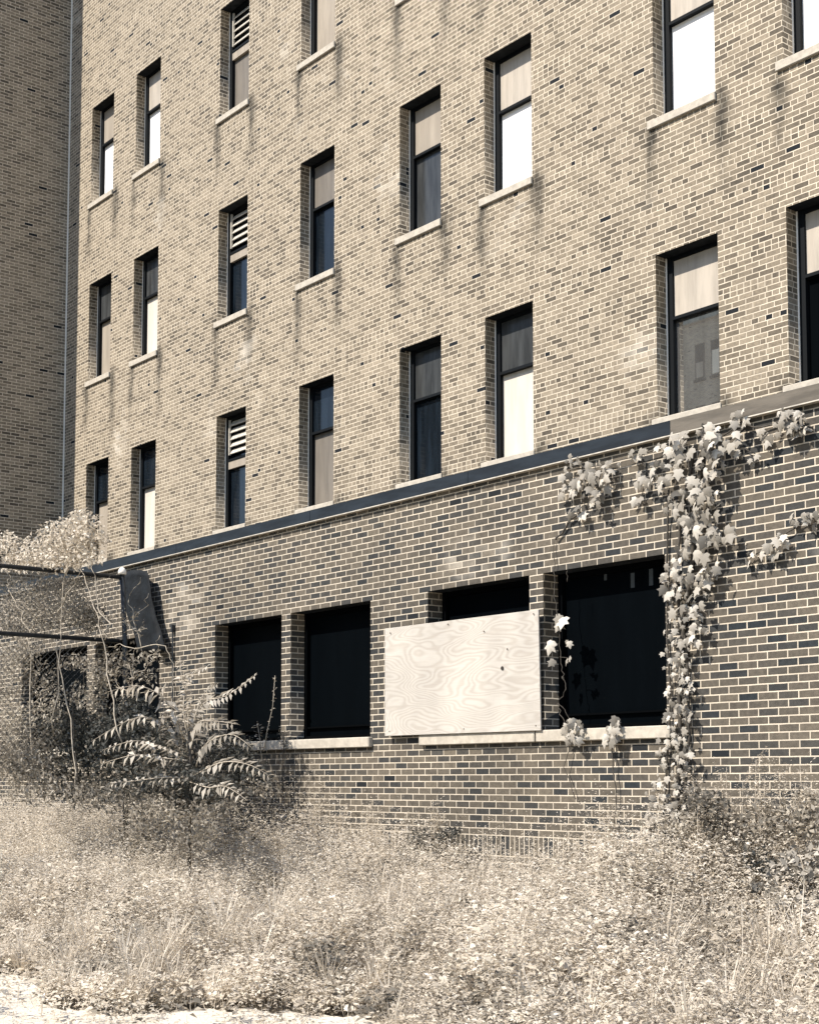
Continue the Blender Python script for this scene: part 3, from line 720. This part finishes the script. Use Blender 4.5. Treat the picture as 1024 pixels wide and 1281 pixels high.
bush('dark_bush', 'dark dense bush below the fence between the pale shrub and the fern fronds', 'bush',
     [(80, 915, 44, 34, 1500), (118, 930, 46, 40, 1600), (190, 945, 44, 50, 1400), (60, 960, 40, 20, 500), (150, 975, 44, 28, 700), (95, 985, 50, 18, 600), (165, 915, 34, 54, 1200)], 7.9, .062, m_dark)  # dark leaf colour carries the shadow inside this growth
bush('leafy_shrub', 'mixed pale and dark shrub hiding the foot of the fence end', 'shrub',
     [(160, 1000, 50, 18, 400), (190, 1015, 40, 22, 400), (110, 995, 40, 20, 360), (40, 985, 50, 24, 500), (30, 960, 44, 26, 700), (8, 945, 20, 30, 400), (170, 1045, 34, 30, 400), (20, 950, 30, 30, 400), (250, 1010, 60, 14, 300), (240, 1045, 40, 30, 420)], 7.3, .05, m_shrub)
bush('dark_bush', 'dark low growth under the drooping fronds by the left low window', 'bush',
     [(245, 940, 44, 44, 1700), (288, 948, 36, 38, 1100), (235, 985, 24, 30, 600), (205, 980, 36, 26, 600), (312, 972, 30, 24, 500), (200, 930, 34, 34, 700)], 9.2, .055, m_dark)  # leaves coloured dark for the shade beneath the fronds
bush('dark_bush', 'dark growth around the foot of the fronds', 'bush',
     [(215, 975, 40, 24, 900), (255, 985, 40, 22, 800), (170, 985, 36, 16, 400), (228, 1005, 26, 14, 300)], 7.55, .055, m_dark)  # shade around the frond foot is put into the dark leaf colour
for lab, mt, kk in (('dull matted vine covering the upper mesh of the fence', m_shrub, 2.2), ('dark withered vine caught in the fence mesh between its two rails', m_dark, 1.5)):
    bush('fence_vine', lab, 'vine',
     [(x_, y_, a_, b_, int(n_*kk)) for x_, y_, a_, b_, n_ in ((25, 762, 44, 24, 420), (75, 762, 44, 26, 460), (50, 735, 60, 12, 240), (112, 772, 24, 20, 180), (20, 785, 40, 12, 160), (85, 728, 40, 8, 120))], 8.15 if mt is m_shrub else 8.6, .045, mt,
     [[(0, 790), (18, 770), (8, 745), (14, 722)], [(36, 795), (30, 760), (48, 735), (60, 716)], [(60, 800), (84, 770), (70, 740), (90, 718)], [(122, 800), (108, 770), (124, 745), (112, 720)], [(0, 755), (40, 762), (80, 770), (118, 764)],
      [(20, 752), (56, 758), (72, 765), (74, 768)], [(130, 798), (140, 770), (128, 745), (138, 720)]] if mt is m_shrub else (), m_stem, .005)
bush('leafy_shrub', 'mid toned shrub behind the fronds at the corner of the left low window', 'shrub',
     [(222, 935, 20, 22, 160), (240, 905, 22, 26, 170), (190, 960, 30, 12, 120), (265, 995, 44, 14, 260), (150, 970, 36, 12, 120), (325, 985, 30, 14, 160)], 7.95, .045, m_shrub)
bush('dark_bush', 'small dark bush in front of the upright base bricks', 'bush',
     [(528, 1048, 22, 14, 200), (560, 1045, 20, 12, 180), (515, 1068, 20, 16, 170), (545, 1066, 22, 14, 140)], 9.6, .05, m_dark)
bush('leafy_shrub', 'weedy mid toned shrub at the foot of the thick vine', 'shrub',
     [(880, 1010, 34, 26, 420), (915, 1040, 36, 26, 420), (850, 1040, 30, 26, 320), (890, 1075, 44, 22, 380), (960, 1030, 40, 30, 380), (1010, 1020, 30, 36, 320), (945, 1075, 34, 22, 220), (820, 1070, 30, 20, 240)], 9.2, .05, m_shrub,
     [[(880, 1100), (878, 1030), (885, 985)], [(920, 1100), (918, 1040), (925, 1005)], [(862, 1060), (878, 1010), (868, 985)]], m_stem, .006, None, .55)
bush('broadleaf_shrub', 'shrub with large pale leaves at the right edge of the yard', 'shrub',
     [(1005, 1072, 26, 14, 50), (975, 1090, 26, 12, 40), (1020, 1092, 26, 20, 60), (985, 1125, 34, 12, 90), (950, 1108, 20, 8, 50), (1010, 1140, 24, 14, 90)], 8.4, .062, m_vine,
     [[(1010, 1170), (1005, 1110), (1000, 1070)], [(990, 1170), (980, 1120), (960, 1095)]], m_stem, .008, None, .6)
bush('dark_bush', 'dark bush behind the large pale leaves at the right edge', 'bush',
     [(985, 1095, 34, 28, 300), (1015, 1110, 30, 30, 260), (950, 1080, 24, 20, 160)], 8.9, .05, m_dark)

# ---- tree of heaven fronds
m_frond = leaf_mat('frond_leaf', [(0, (.12, .108, .088)), (.5, (.34, .305, .25)), (1, (.70, .64, .545))])
def frond(curve, dep, nl, ll, mat_tint, droop, root_loc):
    out = []; tube = MB()
    P = [at(x+random.gauss(0, 2.5), y+random.gauss(0, 3), d+random.gauss(0, .05))-root_loc for (x, y), d in zip(curve, dep)]
    def B(f):
        n = len(P)-1; f *= n; i = min(n-1, int(f)); u = f-i
        p0, p1, p2, p3 = P[max(0, i-1)], P[i], P[i+1], P[min(n, i+2)]
        return .5*((2*p1)+(-p0+p2)*u+(2*p0-5*p1+4*p2-p3)*u*u+(-p0+3*p1-3*p2+p3)*u**3)
    tube.tube([B(i/14) for i in range(15)], [.007*(1-.75*i/14) for i in range(15)], 5)
    for i in range(nl):
        f = .16+.84*i/nl; p = B(f); d = (B(min(1, f+.03))-B(max(0, f-.03))).normalized()
        side = d.cross(Vector((.25, -.75, .6))).normalized()
        sc = ll*(.55+.45*math.sin(math.pi*min(1, .15+f*.9)))
        for sg in (-1, 1):
            if random.random() < .07: continue
            dd = (side*sg*.8+d*.45+Vector((0, -.1, -droop*random.uniform(.3, 1.6)))).normalized()
            out.append((tuple(p), tuple(dd), (random.gauss(-.1, .2), -.5+random.gauss(0, .2), 1.0), sc*1.02*random.uniform(.65, 1.15), min(1, max(0, mat_tint+random.gauss(0, .13)))))
    return out, tube
base = at(238, 985, 7.7); base.z = gz(base.x, base.y)
fr = empty('sumac_plant', base); tag(fr, 'sumac like plant with long feathered fronds spreading before the left low window', 'plant')
tb = MB()
FR = [([(232, 930), (212, 882), (175, 862), (134, 868)], [7.70, 7.50, 7.20, 7.00], 17, .17, .75, .9), ([(236, 930), (252, 888), (290, 868), (322, 846)], [7.70, 7.80, 7.90, 8.00], 17, .13, .62, .35),
      ([(230, 945), (200, 905), (165, 905), (112, 926)], [7.70, 7.50, 7.20, 7.00], 17, .15, .6, .5), ([(232, 950), (205, 930), (165, 925), (128, 938)], [7.60, 7.30, 7.00, 6.80], 15, .13, .62, .4),
      ([(236, 950), (205, 950), (165, 945), (124, 956)], [7.60, 7.30, 7.00, 6.80], 15, .13, .66, .35), ([(238, 945), (250, 905), (270, 898), (298, 908)], [7.70, 7.60, 7.60, 7.60], 15, .14, .45, .6),
      ([(236, 930), (228, 885), (238, 850), (262, 828)], [7.70, 7.70, 7.80, 7.90], 17, .12, .62, .2), ([(236, 930), (232, 880), (226, 850), (230, 822)], [7.70, 7.70, 7.70, 7.80], 15, .12, .6, .2),
      ([(240, 960), (262, 930), (290, 920), (316, 935)], [7.60, 7.50, 7.50, 7.50], 13, .13, .4, .5), ([(240, 970), (275, 955), (310, 955), (342, 970)], [7.60, 7.40, 7.30, 7.30], 13, .12, .58, .3),
      ([(236, 975), (205, 972), (170, 970), (138, 984)], [7.50, 7.20, 7.00, 6.90], 13, .12, .6, .3), ([(240, 975), (262, 985), (285, 985), (310, 1000)], [7.50, 7.30, 7.20, 7.10], 12, .12, .6, .3),
      ([(238, 925), (244, 890), (258, 868), (272, 850)], [7.70, 7.75, 7.80, 7.90], 13, .10, .55, .25)]
for cv, dp, nl, ll, ti, dr in FR: 
    ol, tf = frond(cv, dp, nl, ll, ti, dr, base); fp = tf.build('frond', m_stem, fr, True)
    leaf_obj('leaves', np.array([o[0] for o in ol]), np.array([o[1] for o in ol]), np.array([o[2] for o in ol]), np.array([o[3] for o in ol]), np.array([o[3]*.38 for o in ol]), m_frond, np.array([o[4] for o in ol]), fp)
tb.tube([Vector((0, 0, 0)), at(238, 950, 7.7)-base, at(236, 915, 7.7)-base], [.02, .016, .010], 6)
tb.build('stem', m_dstem, fr, True)

# ---- weeds growing by the sills
def stalk(name, label, pts, dep, n, ll, mat, group=None, wob=.03, smat=None):
    P = [at(x, y, dep) for x, y in pts]; base = Vector(P[0]); root = empty(name, base); tag(root, label, 'weed', group)
    b = MB(); b.tube([p-base for p in P], [.006*(1-.6*i/len(P)) for i in range(len(P))], 5); b.build('stem', smat or m_stem, root, True)
    C, D, T = [], [], []
    for i in range(n):
        f = random.random()**.8*(len(P)-1); k = min(len(P)-2, int(f)); p = P[k].lerp(P[k+1], f-k)-base
        C.append((p.x+random.gauss(0, wob), p.y+random.gauss(0, wob), p.z+random.gauss(0, wob))); a = random.uniform(0, 6.28)
        D.append((math.cos(a), math.sin(a), random.uniform(-.3, .7))); T.append(min(1, max(0, random.gauss(.55, .2))))
    C, D = np.array(C), np.array(D); L = ll*rng.uniform(.6, 1.3, n)
    leaf_obj('leaves', C, D, np.stack([rng.normal(0, .4, n), rng.normal(-.4, .4, n), np.ones(n)], 1), L, L*.4, mat, np.array(T), root); return root
stalk('seed_stalk', 'thin curving seed stalk rising before the left low window', [(330, 940), (334, 915), (341, 885), (344, 845)], YL-.2, 46, .03, m_weed, None, .012)
stalk('sill_weed', 'leafy weed sprouting on the left end of the low sill', [(327, 950), (325, 925), (322, 905)], YL-.16, 40, .05, m_shrub, None, .03)
stalk('sill_weed', 'dark narrow weed climbing across the low sill below the brick pier', [(354, 1000), (353, 960), (355, 930), (352, 915)], YL-.12, 130, .045, m_dark, None, .035, m_dstem)
stalk('sill_weed', 'pale bushy weed hanging over the left end of the low sill', [(300, 990), (288, 950), (280, 925)], YL-.35, 120, .06, m_shrub, None, .08)
b = MB(); c = at(216, 782, YL-.03); d = at(216, 880, YL-.03); b.tube([c, d], .012, 6); b.box(c.x-.022, c.x+.022, YL-.05, YL-.005, c.z-.10, c.z)
tag(b.build('wall_conduit', m_pipe, None), 'thin dark conduit with a small box fixed to the brick beside the fronds', 'conduit')

# ---- tall thin weeds along the wall: one of each, then copies
def tall_weed(H, k, w):
    root = empty('tall_weed', (0, 0, 0)); b = MB(); sway = random.gauss(0, .06)
    b.tube([(0, 0, 0), (sway*.3, 0, H*.5), (sway, .02, H)], [.006, .004, .002], 4); b.build('stem', m_stem, root, True)
    C, D, L = [], [], []
    arms = [(random.uniform(.25, .95), random.uniform(0, 6.28)) for _ in range(16)]
    for i in range(k):
        if i % 3:
            h, a0 = random.choice(arms); t_ = random.random(); a = a0+random.gauss(0, .35); r = w*1.25*(1.15-.75*h)*t_; f = min(1.05, h+.14*t_+random.gauss(0, .015))
        else:
            f = random.random()**.7; a = random.uniform(0, 6.28); r = w*.45*random.random()*(1-.4*f)
        C.append((sway*f*f+math.cos(a)*r, math.sin(a)*r, H*f+random.gauss(0, .012))); D.append((math.cos(a), math.sin(a), random.uniform(-.2, .9))); L.append(.055*(1.15-.7*f)*random.uniform(.6, 1.2))
    n = k; L = np.array(L)
    leaf_obj('leaves', np.array(C), np.array(D), np.stack([rng.normal(0, .4, n), rng.normal(-.3, .4, n), np.ones(n)], 1), L, L*.34, m_weed, np.clip(rng.normal(.55, .2, n), 0, 1), root); return root
protos = [tall_weed(1.15, 900, .17), tall_weed(.95, 850, .20), tall_weed(1.3, 800, .15)]
spots = [(455, 1010, 9.5), (425, 1020, 9.4), (545, 1000, 9.5), (490, 1060, 9.2), (395, 1010, 9.4), (730, 1030, 9.4), (700, 1050, 9.3), (760, 1020, 9.4), (780, 1050, 9.2), (620, 1075, 9.3), (660, 1070, 9.2), (905, 960, 9.5), (940, 950, 9.6),
         (975, 965, 9.5), (1005, 955, 9.5), (870, 975, 9.4), (590, 1090, 8.8), (350, 1030, 8.8), (300, 1040, 8.5), (240, 1050, 8.2), (500, 1110, 8.5), (840, 1080, 8.8), (440, 1090, 8.4), (720, 1110, 8.6), (560, 1060, 9.3), (1015, 990, 9.3), (890, 985, 9.4), (925, 975, 9.3), (958, 985, 9.2), (990, 980, 9.2), (870, 1010, 9.0), (470, 1040, 9.2), (440, 1040, 9.3), (410, 1045, 9.0), (375, 1040, 9.0), (335, 1060, 8.6), (750, 1060, 9.1), (800, 1075, 8.8), (690, 1085, 8.9), (640, 1100, 8.8)]
TG = 'tall thin weeds standing along the foot of the wall'
for i, (px, ptop, Y) in enumerate(spots):
    src = protos[i % 3]
    if i < 3: o = src
    else:
        o = src.copy(); COL.objects.link(o)
        for ch in src.children:
            c = ch.copy(); COL.objects.link(c); c.parent = o
    top = at(px, ptop, Y); z = gz(top.x, Y); H = (1.15, .95, 1.3)[i % 3]
    sc = max(.35, (top.z-z)/H); o.location = (top.x, Y, z); o.rotation_euler = (0, 0, random.uniform(0, 6.28)); o.scale = (1, 1, sc)
    tag(o, 'tall thin pale weed with feathery leaves standing along the foot of the wall', 'weed', TG)
yard = [(100, 1055, 7.0), (180, 1075, 6.8), (300, 1085, 7.2), (380, 1095, 7.4), (460, 1125, 7.2), (560, 1120, 7.8), (640, 1130, 7.8), (720, 1150, 8.0), (820, 1140, 8.2), (900, 1165, 8.2), (955, 1195, 8.0), (520, 1175, 7.0), (250, 1120, 6.6), (660, 1195, 7.4),
        (60, 1085, 6.6), (340, 1150, 6.6), (590, 1210, 7.0), (770, 1215, 7.4), (860, 1225, 7.6), (430, 1065, 7.9), (150, 1120, 6.3), (690, 1100, 8.3)]
for i, (px, ptop, Y) in enumerate(yard):
    src = protos[i % 3]; o = src.copy(); COL.objects.link(o)
    for ch in src.children:
        c = ch.copy(); COL.objects.link(c); c.parent = o
    top = at(px, ptop, Y); z = gz(top.x, Y); sc = max(.3, (top.z-z)/(1.15, .95, 1.3)[i % 3])
    o.location = (top.x, Y, z); o.rotation_euler = (random.gauss(0, .08), random.gauss(0, .08), random.uniform(0, 6.28)); o.scale = (.9, .9, sc)
    tag(o, 'tall thin pale weed standing out of the low weeds in the open yard', 'weed', 'tall thin weeds scattered through the open yard')
